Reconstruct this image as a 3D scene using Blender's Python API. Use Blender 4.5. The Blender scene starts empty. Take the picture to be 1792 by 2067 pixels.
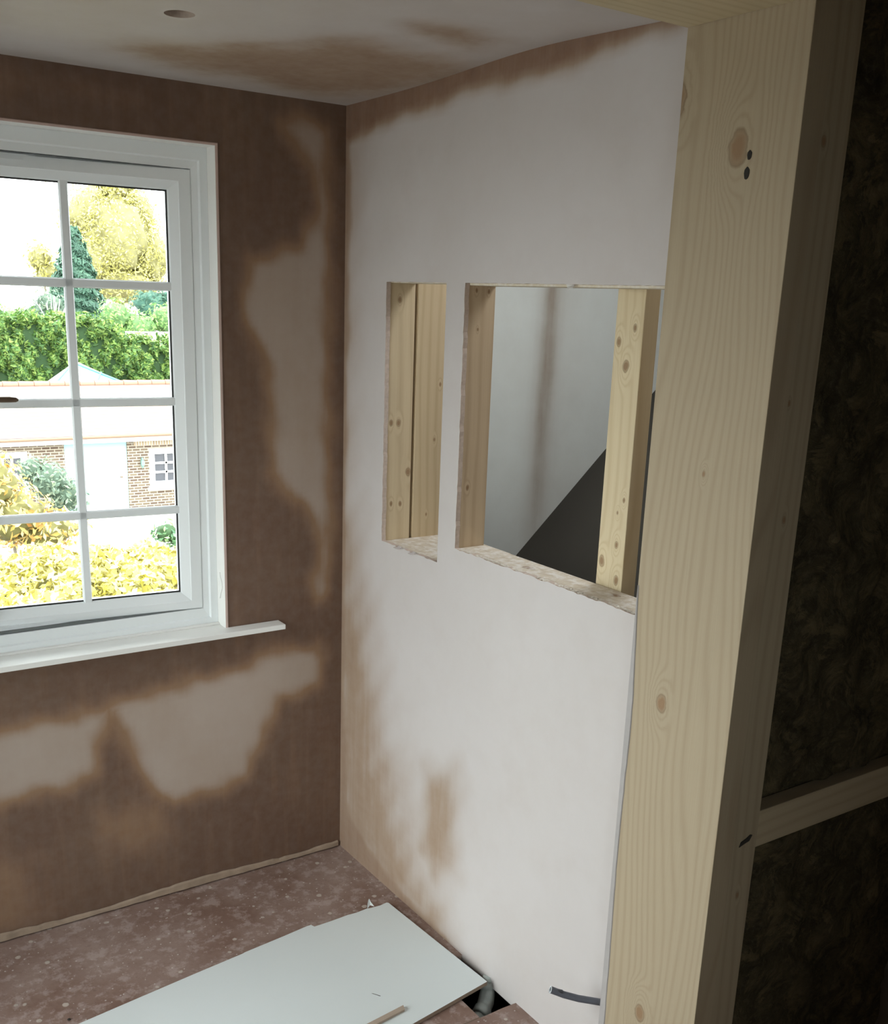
import bpy, bmesh, math, random
import numpy as np
from mathutils import Vector
C = bpy.context.scene.collection
random.seed(7); RNG = np.random.default_rng(11)
PI = math.pi

# ------------------------------------------------------------------ camera
YAW, PITCH, ROLL, FOC, CYP = 0.6039, -0.2803, 0.0369, 2121.4, 1215.6
CAM = Vector((-1.6167, -2.9377, 1.8685))
fwd = Vector((math.sin(YAW)*math.cos(PITCH), math.cos(YAW)*math.cos(PITCH), math.sin(PITCH)))
rt = Vector((math.cos(YAW), -math.sin(YAW), 0)); up = rt.cross(fwd)
r2 = rt*math.cos(ROLL) + up*math.sin(ROLL); u2 = -rt*math.sin(ROLL) + up*math.cos(ROLL)
cd = bpy.data.cameras.new('camera'); cam = bpy.data.objects.new('camera', cd); C.objects.link(cam)
from mathutils import Matrix
M = Matrix((r2, u2, -fwd)).transposed().to_4x4(); M.translation = CAM; cam.matrix_world = M
cd.sensor_fit = 'HORIZONTAL'; cd.sensor_width = 36; cd.lens = 36*FOC/1792
cd.shift_x = 0; cd.shift_y = (CYP-1033.5)/1792; cd.clip_start = .05; cd.clip_end = 400
bpy.context.scene.camera = cam

# ------------------------------------------------------------------ world, light, exposure
sc = bpy.context.scene
sc.view_settings.view_transform = 'Standard'; sc.view_settings.look = 'None'
sc.view_settings.gamma = 1; sc.view_settings.use_curve_mapping = False
sc.view_settings.exposure = 3.2
w = bpy.data.worlds.new('overcast'); sc.world = w; w.use_nodes = True
wn = w.node_tree; wn.nodes.clear()
bg = wn.nodes.new('ShaderNodeBackground'); wo = wn.nodes.new('ShaderNodeOutputWorld')
tc = wn.nodes.new('ShaderNodeTexCoord'); sx = wn.nodes.new('ShaderNodeSeparateXYZ'); cr = wn.nodes.new('ShaderNodeValToRGB')
wn.links.new(tc.outputs['Generated'], sx.inputs[0]); wn.links.new(sx.outputs[2], cr.inputs[0])
cr.color_ramp.elements[0].position = 0; cr.color_ramp.elements[0].color = (.80, .85, .87, 1)
cr.color_ramp.elements[1].position = .7; cr.color_ramp.elements[1].color = (1.42, 1.50, 1.55, 1)
wn.links.new(cr.outputs[0], bg.inputs[0]); bg.inputs[1].default_value = 1.0
wn.links.new(bg.outputs[0], wo.inputs[0])
def portal(name, loc, sx_, sy_, rot):
    l = bpy.data.lights.new(name, 'AREA'); l.shape = 'RECTANGLE'; l.size = sx_; l.size_y = sy_
    l.cycles.is_portal = True
    o = bpy.data.objects.new(name, l); C.objects.link(o); o.location = loc; o.rotation_euler = rot
portal('window_portal', (-1.15, .30, 1.55), 1.5, 1.42, (-PI/2, 0, 0))
portal('added_side_window_portal', (-2.2, -.795, 1.1), 1.12, 2.14, (PI/2, 0, -PI/2))
portal('added_near_window_portal', (-2.15, -4.65, 1.5), 1.1, 1.2, (PI/2, 0, 0))
portal('added_rooflight_portal', (.675, -.85, 2.62), .6, .6, (0, 0, 0))

# ------------------------------------------------------------------ helpers
def finish(o, label=None, cat=None, group=None, kind=None):
    if label: o['label'] = label
    if cat: o['category'] = cat
    if group: o['group'] = group
    if kind: o['kind'] = kind
    return o
def link(name, me, parent=None, mats=()):
    for m in (mats if isinstance(mats, (list, tuple)) else [mats]): me.materials.append(m)
    o = bpy.data.objects.new(name, me); C.objects.link(o)
    if parent is not None:
        o.parent = parent
        o.location = -parent.location if parent.rotation_euler.z == 0 else Vector((0, 0, 0))
    return o
def empty(name, loc, rz=0):
    o = bpy.data.objects.new(name, None); C.objects.link(o); o.location = loc; o.rotation_euler.z = rz
    o.empty_display_size = .05
    return o
def bm_obj(name, bm, mats, parent=None, smooth=False):
    me = bpy.data.meshes.new(name)
    bmesh.ops.recalc_face_normals(bm, faces=bm.faces); bm.to_mesh(me); bm.free()
    if smooth:
        for p in me.polygons: p.use_smooth = True
    return link(name, me, parent, mats)
def box(bm, x0, x1, y0, y1, z0, z1, bev=0.0):
    r = bmesh.ops.create_cube(bm, size=1)
    vs = r['verts']
    for v in vs:
        v.co = Vector(((x0+x1)/2+v.co.x*(x1-x0), (y0+y1)/2+v.co.y*(y1-y0), (z0+z1)/2+v.co.z*(z1-z0)))
    if bev:
        es = list({e for v in vs for e in v.link_edges})
        bmesh.ops.bevel(bm, geom=es, offset=bev, segments=2, affect='EDGES', profile=.5)
def boxobj(name, b, m, parent=None, bev=0.0):
    bm = bmesh.new(); box(bm, *b, bev=bev); return bm_obj(name, bm, m, parent)
def prism(bm, pts, z0, z1):
    lo = [bm.verts.new((x, y, z0)) for x, y in pts]; hi = [bm.verts.new((x, y, z1)) for x, y in pts]
    n = len(pts); bm.faces.new(lo[::-1]); bm.faces.new(hi)
    for i in range(n): bm.faces.new((lo[i], lo[(i+1) % n], hi[(i+1) % n], hi[i]))
def tube(bm, pts, rad, seg=16, caps=True, inner=None):
    """tube along pts; rad a number or a list; inner makes it hollow with an open first end"""
    pts = [Vector(p) for p in pts]
    rads = rad if isinstance(rad, (list, tuple)) else [rad]*len(pts)
    rings = []; ref = Vector((0, 0, 1))
    d0 = (pts[1]-pts[0]).normalized()
    if abs(d0.dot(ref)) > .9: ref = Vector((1, 0, 0))
    for i, p in enumerate(pts):
        d = (pts[min(i+1, len(pts)-1)]-pts[max(i-1, 0)]).normalized()
        a = d.cross(ref).normalized(); b = d.cross(a).normalized()
        rings.append([bm.verts.new(p+(a*math.cos(t)+b*math.sin(t))*rads[i]) for t in [2*PI*k/seg for k in range(seg)]])
    for A, B in zip(rings, rings[1:]):
        for k in range(seg): bm.faces.new((A[k], A[(k+1) % seg], B[(k+1) % seg], B[k]))
    if caps:
        bm.faces.new(rings[0][::-1]); bm.faces.new(rings[-1])
    return rings
def sweep(bm, loops):
    """mitred rectangular frame: loops of (x0,x1,z0,z1,y)"""
    prev = None
    for (x0, x1, z0, z1, y) in loops:
        vs = [bm.verts.new(c) for c in ((x0, y, z0), (x1, y, z0), (x1, y, z1), (x0, y, z1))]
        if prev:
            for i in range(4): bm.faces.new((prev[i], prev[(i+1) % 4], vs[(i+1) % 4], vs[i]))
        prev = vs

# ------------------------------------------------------------------ materials
class NT:
    def __init__(s, name):
        s.m = bpy.data.materials.new(name); s.m.use_nodes = True; s.t = s.m.node_tree
        s.b = s.t.nodes['Principled BSDF']; s.pos = None
    def n(s, t, **k):
        o = s.t.nodes.new(t)
        for a, v in k.items(): setattr(o, a, v)
        return o
    def l(s, a, b): s.t.links.new(a, b)
    def val(s, x, sock):
        if isinstance(x, (int, float)): sock.default_value = x
        elif isinstance(x, (tuple, list)): sock.default_value = tuple(x)+((1,) if len(x) == 3 and sock.type == 'RGBA' else ())
        else: s.l(x, sock)
    def math(s, op, a, b=0.0, c=None, clamp=False):
        o = s.n('ShaderNodeMath', operation=op, use_clamp=clamp)
        s.val(a, o.inputs[0]); s.val(b, o.inputs[1])
        if c is not None: s.val(c, o.inputs[2])
        return o.outputs[0]
    def P(s):
        if s.pos is None: s.pos = s.n('ShaderNodeNewGeometry').outputs['Position']
        return s.pos
    def xyz(s, v=None):
        o = s.n('ShaderNodeSeparateXYZ'); s.l(v or s.P(), o.inputs[0]); return o.outputs
    def scale(s, v, k):
        o = s.n('ShaderNodeVectorMath', operation='MULTIPLY'); s.l(v, o.inputs[0]); o.inputs[1].default_value = k; return o.outputs[0]
    def noise(s, scale, detail=4, rough=.55, vec=None, dist=0):
        o = s.n('ShaderNodeTexNoise'); s.l(vec or s.P(), o.inputs['Vector']); o.inputs['Scale'].default_value = scale
        o.inputs['Detail'].default_value = detail; o.inputs['Roughness'].default_value = rough; o.inputs['Distortion'].default_value = dist
        return o.outputs['Fac']
    def ramp(s, f, els):
        o = s.n('ShaderNodeValToRGB'); s.l(f, o.inputs[0]); e = o.color_ramp.elements
        while len(e) < len(els): e.new(.5)
        for i, (p, c) in enumerate(els): e[i].position = p; e[i].color = (c, c, c, 1) if isinstance(c, (int, float)) else tuple(c)+(1,)
        return o.outputs[0]
    def mix(s, f, a, b, mode='MIX'):
        o = s.n('ShaderNodeMix', data_type='RGBA', blend_type=mode); s.val(f, o.inputs['Factor'])
        s.val(a, o.inputs['A'] if False else o.inputs[6]); s.val(b, o.inputs[7]); return o.outputs[2]
    def bump(s, h, dist, strength=1.0):
        o = s.n('ShaderNodeBump'); s.l(h, o.inputs['Height']); o.inputs['Distance'].default_value = dist; o.inputs['Strength'].default_value = strength
        s.l(o.outputs[0], s.b.inputs['Normal'])
    def out(s, col, rough=.8, spec=.3):
        s.val(col, s.b.inputs['Base Color']); s.val(rough, s.b.inputs['Roughness']); s.b.inputs['Specular IOR Level'].default_value = spec
        return s.m
def plain(name, col, rough=.6, var=.06, scale=20, metal=0, spec=.4):
    t = NT(name); f = t.noise(scale)
    c = t.mix(f, tuple(x*(1-var) for x in col), tuple(min(1, x*(1+var)) for x in col))
    t.b.inputs['Metallic'].default_value = metal
    return t.out(c, rough, spec)

def plaster(name, dry=(.600, .555, .545), k=1.0, mid=(.355, .245, .170)):
    t = NT(name)
    a = t.n('ShaderNodeAttribute', attribute_name='damp').outputs['Fac']
    n1 = t.noise(7, 5, .6); n2 = t.noise(30, 3, .6)
    brush = t.noise(1, 4, .65, vec=t.scale(t.P(), (26, 26, 2.2)))
    d = t.math('ADD', a, t.math('MULTIPLY', t.math('SUBTRACT', n1, .5), .20))
    d = t.math('ADD', d, t.math('MULTIPLY', t.math('MULTIPLY', t.math('SUBTRACT', brush, .5), a), .55), clamp=True)
    col = t.ramp(d, [(p, tuple(x*k for x in c)) for p, c in ((0, dry), (.25, tuple(.6*a+.4*b for a, b in zip(dry, mid))), (.5, mid), (.78, (.220, .108, .058)), (1, (.142, .062, .032)))])
    mott = t.noise(3.2, 3, .5)
    col = t.mix(t.math('MULTIPLY', mott, .22), col, (.34, .26, .17))
    col = t.mix(t.math('MULTIPLY', n2, .14), col, (.70*k, .66*k, .64*k))
    streak = t.noise(1, 4, .6, vec=t.scale(t.P(), (9, 9, 1.4)))
    t.bump(t.math('ADD', t.math('MULTIPLY', n1, .6), t.math('MULTIPLY', streak, .5)), .0035, .5)
    r = t.math('SUBTRACT', .75, t.math('MULTIPLY', d, .12))
    return t.out(col, r, .25)

def wood(name, light=(.66, .53, .34), dark=(.50, .36, .20), long=2, across=1, knots=(), freq=190, dirt=0.0, wob=.55, seed=0.0):
    """sawn pine: rings run along `long`, bend round the knots (across, long, radius)"""
    t = NT(name); o = t.xyz(); L = o[long]; U = o[across]
    sc_ = [5, 5, 5]; sc_[long] = .9
    off = t.n('ShaderNodeVectorMath', operation='ADD'); t.l(t.P(), off.inputs[0]); off.inputs[1].default_value = (seed, seed*1.3, seed*.7)
    big = t.noise(1, 2, .4, vec=t.scale(off.outputs[0], sc_))
    ph = t.math('ADD', t.math('MULTIPLY', U, freq), t.math('MULTIPLY', big, freq*.17*wob))
    kmask = None; halo = None; kcore = None
    kn = t.math('SUBTRACT', t.noise(45, 2, .5), .5) if knots else None
    for (u0, l0, r) in knots:
        du = t.math('ADD', t.math('DIVIDE', t.math('SUBTRACT', U, u0), r), t.math('MULTIPLY', kn, .9)); dl = t.math('DIVIDE', t.math('SUBTRACT', L, l0), r)
        du2 = t.math('MULTIPLY', du, du); dl2 = t.math('MULTIPLY', dl, dl)
        ds = t.math('SQRT', t.math('ADD', du2, t.math('MULTIPLY', dl2, .22)))
        g = t.math('EXPONENT', t.math('MULTIPLY', t.math('POWER', ds, 3.0), -.06))
        t_ph = t.math('MULTIPLY', t.math('SUBTRACT', t.math('ADD', ds, 0.0), 0.0), min(7.5, 260*r+2))
        t_ph = t.math('ADD', t_ph, u0*freq)
        ph = t.math('ADD', t.math('MULTIPLY', ph, t.math('SUBTRACT', 1.0, g)), t.math('MULTIPLY', t_ph, g))
        e2 = t.math('ADD', du2, t.math('MULTIPLY', dl2, .42))
        m = t.math('SUBTRACT', 1.25, e2, clamp=True)
        c2 = t.math('MULTIPLY', t.math('SUBTRACT', .38, t.math('ABSOLUTE', t.math('SUBTRACT', e2, 1.0))), 2.0, clamp=True)
        kmask = m if kmask is None else t.math('MAXIMUM', kmask, m)
        kcore = c2 if kcore is None else t.math('MAXIMUM', kcore, c2)
    ring = t.math('SINE', ph)
    ring = t.math('POWER', t.math('MULTIPLY_ADD', ring, .5, .5), 2.5)
    sf = [260, 260, 260]; sf[long] = 6
    fib = t.noise(1, 3, .6, vec=t.scale(t.P(), sf))
    f = t.math('ADD', t.math('MULTIPLY', ring, .42), t.math('MULTIPLY', fib, .5))
    f = t.math('SUBTRACT', f, .12, clamp=True)
    col = t.mix(f, light, dark)
    blot = t.noise(4, 3, .5); col = t.mix(t.math('MULTIPLY', blot, .18), col, (.45, .36, .25))
    if kmask is not None:
        col = t.mix(t.math('MULTIPLY', kmask, .85, clamp=True), col, (.27, .155, .08))
        col = t.mix(t.math('MULTIPLY', kcore, .55, clamp=True), col, (.13, .075, .035))
    if dirt:
        dn = t.ramp(t.noise(38, 5, .7), [(.45, 0), (.62, 1)])
        col = t.mix(t.math('MULTIPLY', dn, dirt), col, (.80, .76, .72))
    t.bump(t.math('ADD', t.math('MULTIPLY', ring, .5), fib), .0006, .5)
    return t.out(col, .72, .25)

def leaves(name, c1, c2, c3, rough=.5):
    t = NT(name); r = t.n('ShaderNodeNewGeometry').outputs['Random Per Island']
    col = t.ramp(r, [(0, c1), (.5, c2), (1, c3)])
    n = t.noise(.9, 3, .6); col = t.mix(t.math('MULTIPLY', n, .5), col, tuple(x*.62 for x in c1))
    m = t.out(col, rough, .3)
    tr = t.n('ShaderNodeBsdfTranslucent'); t.l(col, tr.inputs[0]); ms = t.n('ShaderNodeMixShader'); ms.inputs[0].default_value = .3
    o = [x for x in t.t.nodes if x.type == 'OUTPUT_MATERIAL'][0]
    t.l(t.b.outputs[0], ms.inputs[1]); t.l(tr.outputs[0], ms.inputs[2]); t.l(ms.outputs[0], o.inputs[0])
    return m

M_pl = plaster('gypsum_plaster')
M_plw = plaster('shaded_gypsum_plaster', (.585, .485, .425), .78, (.33, .175, .085))  # same plaster darkened: the window wall's weaker light is in the colour
M_pl2 = plaster('painted_skim', (.66, .69, .66), 1, (.30, .25, .20))
M_core = plain('plasterboard_core', (.56, .45, .38), .9, .25, 120)
M_upvc = plain('white_upvc', (.87, .90, .91), .32, .02, 8)
M_gasket = plain('black_gasket', (.02, .02, .02), .6)
M_white = plain('white_paint', (.87, .86, .83), .45, .03, 12)
M_bead = plain('pink_plaster_edge', (.62, .47, .42), .8, .1, 40)
M_bronze = plain('bronze_handle', (.16, .11, .075), .35, .1, 30, metal=.6)
def glass_mat():
    t = NT('clear_glass'); t.t.nodes.remove(t.b)
    a = t.n('ShaderNodeBsdfTransparent'); a.inputs[0].default_value = (.96, .98, .97, 1); g = t.n('ShaderNodeBsdfGlossy'); g.inputs['Roughness'].default_value = .02
    f = t.n('ShaderNodeFresnel'); f.inputs[0].default_value = 1.45; m = t.n('ShaderNodeMixShader')
    t.l(f.outputs[0], m.inputs[0]); t.l(a.outputs[0], m.inputs[1]); t.l(g.outputs[0], m.inputs[2])
    o = [x for x in t.t.nodes if x.type == 'OUTPUT_MATERIAL'][0]; t.l(m.outputs[0], o.inputs[0]); return t.m
M_glass = glass_mat()

# ------------------------------------------------------------------ damp maps (stains have their own shapes)
def sdf(P, poly):
    """signed distance (negative inside) of points P (n,2) to a polygon"""
    P = np.asarray(P, float); poly = np.asarray(poly, float)
    d = np.full(len(P), 1e9); ins = np.zeros(len(P), bool)
    for i in range(len(poly)):
        a = poly[i]; b = poly[(i+1) % len(poly)]; e = b-a; wv = P-a
        t = np.clip((wv@e)/(e@e+1e-12), 0, 1); dd = wv-np.outer(t, e); d = np.minimum(d, (dd**2).sum(1))
        c1 = (a[1] > P[:, 1]) != (b[1] > P[:, 1])
        with np.errstate(divide='ignore', invalid='ignore'):
            xi = (b[0]-a[0])*(P[:, 1]-a[1])/(b[1]-a[1]+1e-12)+a[0]
        ins ^= c1 & (P[:, 0] < xi)
    return np.where(ins, -np.sqrt(d), np.sqrt(d))
def wob(P, s, k):
    return (np.sin(P[:, 0]*k+1.3*s)*np.cos(P[:, 1]*k*.83+s)+.5*np.sin(P[:, 0]*k*2.3+P[:, 1]*k*1.9+s))*.6
def region(P, poly, soft, amt=1.0, s=0):
    d = sdf(P, poly)+wob(P, s, 22)*soft*.35
    t = np.clip(.5-d/(2*soft), 0, 1); return amt*t*t*(3-2*t)

def damp_window(P):
    dry = np.zeros(len(P))
    for poly, soft, amt in (
      ([(-.219,2.333),(-.158,2.349),(-.06,2.33),(-.052,2.117),(-.052,1.717),(-.045,1.255),(-.045,.944),(-.091,.908),(-.099,.984),(-.083,1.098),(-.144,1.231),(-.229,1.292),(-.261,1.34),(-.241,1.452),(-.251,1.571),(-.281,1.673),(-.334,1.799),(-.329,1.882),(-.308,1.964),(-.222,1.989),(-.143,2.0),(-.094,2.113),(-.118,2.206),(-.173,2.28)], .050, .80),
      ([(-1.163,.657),(-.95,.666),(-.735,.69),(-.581,.71),(-.371,.722),(-.234,.766),(-.091,.764),(-.063,.707),(-.091,.625),(-.218,.587),(-.298,.473),(-.344,.342),(-.464,.318),(-.596,.308),(-.658,.366),(-.708,.446),(-.74,.583),(-.769,.645),(-.802,.58),(-.841,.477),(-.937,.436),(-1.181,.442)], .055, .86),
      ([(-.841,.346),(-.628,.325),(-.616,.218),(-.714,.159),(-.862,.252)], .07, .35),
      ([(-1.3,.36),(-1.035,.236),(-1.006,.043),(-1.3,.0)], .08, .38),
      ([(-1.3,2.375),(-.778,2.365),(-.62,2.34),(-1.3,2.30)], .04, .22),
      ([(-2.4,.2),(-1.3,.35),(-1.2,.7),(-2.4,.7)], .1, .8), ([(-2.3,2.3),(-2.0,2.3),(-1.95,.9),(-2.3,.9)], .08, .8)):
        dry = np.maximum(dry, region(P, poly, soft, amt, 1.0))
    return .93-dry+wob(P, 4, 9)*.05+.06
def damp_right(P):
    wet = np.zeros(len(P))
    for poly, soft, amt in (
      ([(.02,2.45),(-.5,2.45),(-1.45,2.45),(-1.45,2.395),(-1.224,2.388),(-1.046,2.372),(-.949,2.355),(-.841,2.358),(-.628,2.362),(-.406,2.338),(-.176,2.327),(-.05,2.293),(.02,2.28)], .030, .80),
      ([(.05,2.42),(-.035,2.358),(-.038,1.979),(-.03,1.572),(-.03,1.099),(-.04,.775),(-.045,.423),(-.08,.162),(-.33,.058),(-.67,.02),(-.751,-.03),(.05,-.03)], .035, .62),
      ([(-.533,.498),(-.684,.572),(-.70,.461),(-.69,.258),(-.609,.134),(-.507,.219),(-.513,.358)], .085, .50),
      ([(-.15,.5),(-.45,.50),(-.56,.259),(-.70,.079),(-.382,.0),(0,.1)], .10, .26),
      ([(.1,1.3),(-.06,1.2),(-.16,.9),(-.30,.5),(-.48,.2),(-.78,-.05),(.1,-.05)], .17, .50), ([(.1,2.4),(-.10,2.3),(-.07,1.9),(-.05,1.0),(.1,.9)], .10, .28)):
        wet = np.maximum(wet, region(P, poly, soft, amt, 2.0))
    return wet+np.clip(wob(P, 2, 6), 0, 1)*.03
def damp_ceiling(P):
    wet = np.zeros(len(P))
    for poly, soft, amt in (
      ([(-.78,-.30),(-.64,-.42),(-.50,-.54),(-.40,-.66),(-.315,-.72),(-.18,-.68),(.02,-.619),(.0,-.352),(-.051,-.12),(-.13,-.09),(-.363,-.13),(-.521,-.17),(-.656,-.20)], .13, .52),
      ([(-.36,-.90),(-.214,-.93),(-.09,-.88),(-.10,-.77),(-.22,-.80),(-.33,-.84)], .075, .45),
      ([(-1.6,-1.0),(-1.0,-.9),(-.95,-.7),(-1.3,-.62),(-1.8,-.7)], .12, .3)):
        wet = np.maximum(wet, region(P, poly, soft, amt, 3.0))
    return wet+.07

def sheet(name, us, vs, fn, mats, holes=(), damp=None, thick=0.0, ragged=0.0, parent=None):
    """gridded plaster sheet with rectangular holes; fn maps (u,v)->xyz; thick is solidified away from the room"""
    us = np.array(sorted(set(np.round(us, 4)))); vs = np.array(sorted(set(np.round(vs, 4))))
    idx = {}; co = []; uv = []; faces = []
    def vid(i, j):
        if (i, j) not in idx:
            u, v = us[i], vs[j]; du = dv = 0
            for (a, b, c, d) in holes:
                if ragged and a-1e-4 <= u <= b+1e-4 and c-1e-4 <= v <= d+1e-4:
                    if abs(v-c) < 1e-4 and a+.02 < u < b-.02: dv = random.uniform(-ragged, ragged*.6)
                    elif abs(u-b) < 1e-4: du = random.uniform(-ragged*.5, ragged*.5)
                    elif abs(v-d) < 1e-4: dv = random.uniform(-.0002, ragged*.3)
            idx[(i, j)] = len(co); co.append(fn(u+du, v+dv)); uv.append((u, v))
        return idx[(i, j)]
    for i in range(len(us)-1):
        for j in range(len(vs)-1):
            um, vm = (us[i]+us[i+1])/2, (vs[j]+vs[j+1])/2
            if any(a < um < b and c < vm < d for a, b, c, d in holes): continue
            faces.append((vid(i, j), vid(i+1, j), vid(i+1, j+1), vid(i, j+1)))
    me = bpy.data.meshes.new(name); me.from_pydata([tuple(c) for c in co], [], faces)
    if damp is not None:
        at = me.attributes.new('damp', 'FLOAT', 'POINT'); at.data.foreach_set('value', damp(np.array(uv)).astype(np.float32))
    o = link(name, me, parent, mats)
    if thick:
        md = o.modifiers.new('thickness', 'SOLIDIFY'); md.thickness = abs(thick); md.offset = 1 if thick > 0 else -1
        if len(mats) > 1: md.material_offset_rim = 1
    return o
def seq(a, b, step, *extra):
    n = max(1, int(round((b-a)/step))); return list(np.linspace(a, b, n+1))+list(extra)

XL = -2.06; HZ = 2.4
def czz(x, y): return HZ+.018*math.exp(-((y+.88)/.36)**2-(x/.6)**2)
# ------------------------------------------------------------------ bathroom shell
WX0, WX1, WZ0, WZ1 = -1.91, -.40, .852, 2.258
o = sheet('wall_window', seq(XL, .1, .016, WX0, WX1), seq(-.02, 2.45, .016, WZ0, WZ1), lambda u, v: (u, 0, v), [M_plw, M_core],
          holes=[(WX0, WX1, WZ0, WZ1)], damp=damp_window, thick=-.28); o['kind'] = 'structure'
YE = -1.388
SH = (-.552, -.247, 1.155, 1.911); BH = (-1.385, -.637, 1.214, 1.911)
o = sheet('wall_right', seq(YE, 0, .0135, SH[0], SH[1], BH[0], BH[1]), seq(-.02, 2.45, .0135, SH[2], SH[3], BH[2], BH[3]),
          lambda u, v: (0, u, v), [M_pl, M_core], holes=[SH, BH], damp=damp_right, thick=.014, ragged=.0028)
o['kind'] = 'structure'
o = sheet('ceiling', seq(XL-.0, .02, .03), seq(-1.40, 0.02, .03), lambda u, v: (u, v, czz(u, v)), [M_pl, M_core], damp=damp_ceiling, thick=.02)
o['kind'] = 'structure'
# round downlight hole cut through the ceiling
bm = bmesh.new(); tube(bm, [(-.751, -.667, 2.37), (-.751, -.667, 2.45)], .031, 32)
cut = bm_obj('ceiling_cutter', bm, M_core)
md = o.modifiers.new('hole', 'BOOLEAN'); md.object = cut; md.operation = 'DIFFERENCE'; md.solver = 'EXACT'
dg = bpy.context.evaluated_depsgraph_get(); me2 = bpy.data.meshes.new_from_object(o.evaluated_get(dg)); o.modifiers.clear(); o.data = me2
bpy.data.objects.remove(cut)
M_void = plain('dark_void', (.035, .03, .025), .95, .2, 15)
o = boxobj('ceiling_void', (XL-.1, .10, -1.58, .3, 2.50, 2.60), M_void)
o['kind'] = 'structure'
o = sheet('wall_left', seq(-1.4, 0, .05, -1.34, -.25), seq(-.02, 2.45, .05, .05, 2.15), lambda u, v: (XL, u, v), [M_pl, M_core], holes=[(-1.34, -.25, .05, 2.15)], damp=lambda P: .25+wob(P, 5, 4)*.25, thick=-.1); o['kind'] = 'structure'

# outer leaf of the window wall in brick
def brick(name, c1, c2, mort, sc=1.0, bw=.225, rh=.075, msize=.01):
    t = NT(name); x = t.xyz(); cv = t.n('ShaderNodeCombineXYZ'); t.l(t.math('ADD', x[0], x[1]), cv.inputs[0]); t.l(x[2], cv.inputs[1])
    b = t.n('ShaderNodeTexBrick'); t.l(cv.outputs[0], b.inputs['Vector']); b.inputs['Scale'].default_value = sc
    b.inputs['Brick Width'].default_value = bw; b.inputs['Row Height'].default_value = rh; b.inputs['Mortar Size'].default_value = msize
    b.inputs['Color1'].default_value = c1+(1,); b.inputs['Color2'].default_value = c2+(1,); b.inputs['Mortar'].default_value = mort+(1,)
    b.inputs['Bias'].default_value = -.1
    n = t.noise(6, 4); col = t.mix(t.math('MULTIPLY', n, .25), b.outputs[0], (.20, .15, .11)); return t.out(col, .9, .2)
M_brick = brick('stock_brick', (.24, .15, .11), (.33, .25, .18), (.55, .5, .44))

# ------------------------------------------------------------------ window
win = empty('window_1', (-.41, .055, .857)); win['kind'] = 'structure'
bm = bmesh.new()
def frame_loops(x0, x1, z0, z1, y=.055):
    return [(x0, x1, z0, z1, y+.085), (x0, x1, z0, z1, y), (x0+.022, x1-.022, z0+.030, z1-.034, y), (x0+.026, x1-.026, z0+.034, z1-.038, y+.007),
            (x0+.045, x1-.045, z0+.062, z1-.058, y+.010), (x0+.047, x1-.047, z0+.064, z1-.060, y+.045),
            (x0+.062, x1-.062, z0+.075, z1-.075, y+.045), (x0+.062, x1-.062, z0+.075, z1-.075, y+.085), (x0, x1, z0, z1, y+.085)]
FX = -1.19
sweep(bm, frame_loops(FX, -.41, .857, 2.25)); sweep(bm, frame_loops(-1.90, FX, .857, 2.25))
bm_obj('window_frame', bm, M_upvc, win)
bm = bmesh.new(); g_ = .0008
sweep(bm, [(FX+.046+g_, -.41-.046-g_, .857+.0632+g_, 2.25-.0592-g_, .0685), (FX+.0465+g_, -.41-.0465-g_, .857+.0636+g_, 2.25-.0598-g_, .098)])
bm_obj('rebate_shade', bm, plain('rebate_shade_grey', (.16, .17, .17), .8), win)  # grey strip stands for the shade in the gap round the open sash
# liner boards round the reveal: white inner face and the pink plaster edge in front
bm = bmesh.new()
sweep(bm, [(-1.91, -.400, .852, 2.258, .054), (-1.91, -.400, .852, 2.258, -.001), (-1.908, -.4025, .853, 2.256, -.003), (-1.900, -.409, .857, 2.251, -.003), (-1.899, -.410, .857, 2.250, .0), (-1.899, -.410, .857, 2.25, .0545)])
for f in bm.faces:
    f.material_index = 1 if all(v.co.y < -.0005 for v in f.verts) and f.calc_center_median().z > .87 else 0
o = bm_obj('window_reveal', bm, [M_white, M_bead], win)
# opening casement, hinged on its right side and standing a few degrees open
ANG = math.radians(-5)
sash = empty('window_sash', (-.455, .061, 0)); sash.rotation_euler.z = ANG
sash.parent = win; sash.location = Vector((-.456, .062, 0)) - win.location
W_ = .676; Z0, Z1 = .921, 2.190; G0, G1, GZ0, GZ1 = -W_+.062, -.062, .973, 2.134
def sash_loops(x0, x1, z0, z1):
    a, b = .034, .062; k = (GZ0-Z0)
    return [(x0, x1, z0, z1, .055), (x0, x1, z0, z1, .003), (x0+.003, x1-.003, z0+.003, z1-.003, 0), (x0+a, x1-a, z0+.026, z1-.032, 0), (x0+a+.002, x1-a-.002, z0+.028, z1-.034, .003),
            (x0+b-.003, x1-b+.003, z0+k-.003, z1-k-.001, .016), (x0+b, x1-b, z0+k, z1-k-.004, .022), (x0+b, x1-b, z0+k, z1-k-.004, .055), (x0, x1, z0, z1, .055)]
def child(name, bm, m, par):
    me = bpy.data.meshes.new(name); bmesh.ops.recalc_face_normals(bm, faces=bm.faces); bm.to_mesh(me); bm.free(); me.materials.append(m)
    o = bpy.data.objects.new(name, me); C.objects.link(o); o.parent = par; return o
BARZ = (1.235-.004, 1.553, 1.876)
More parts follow.
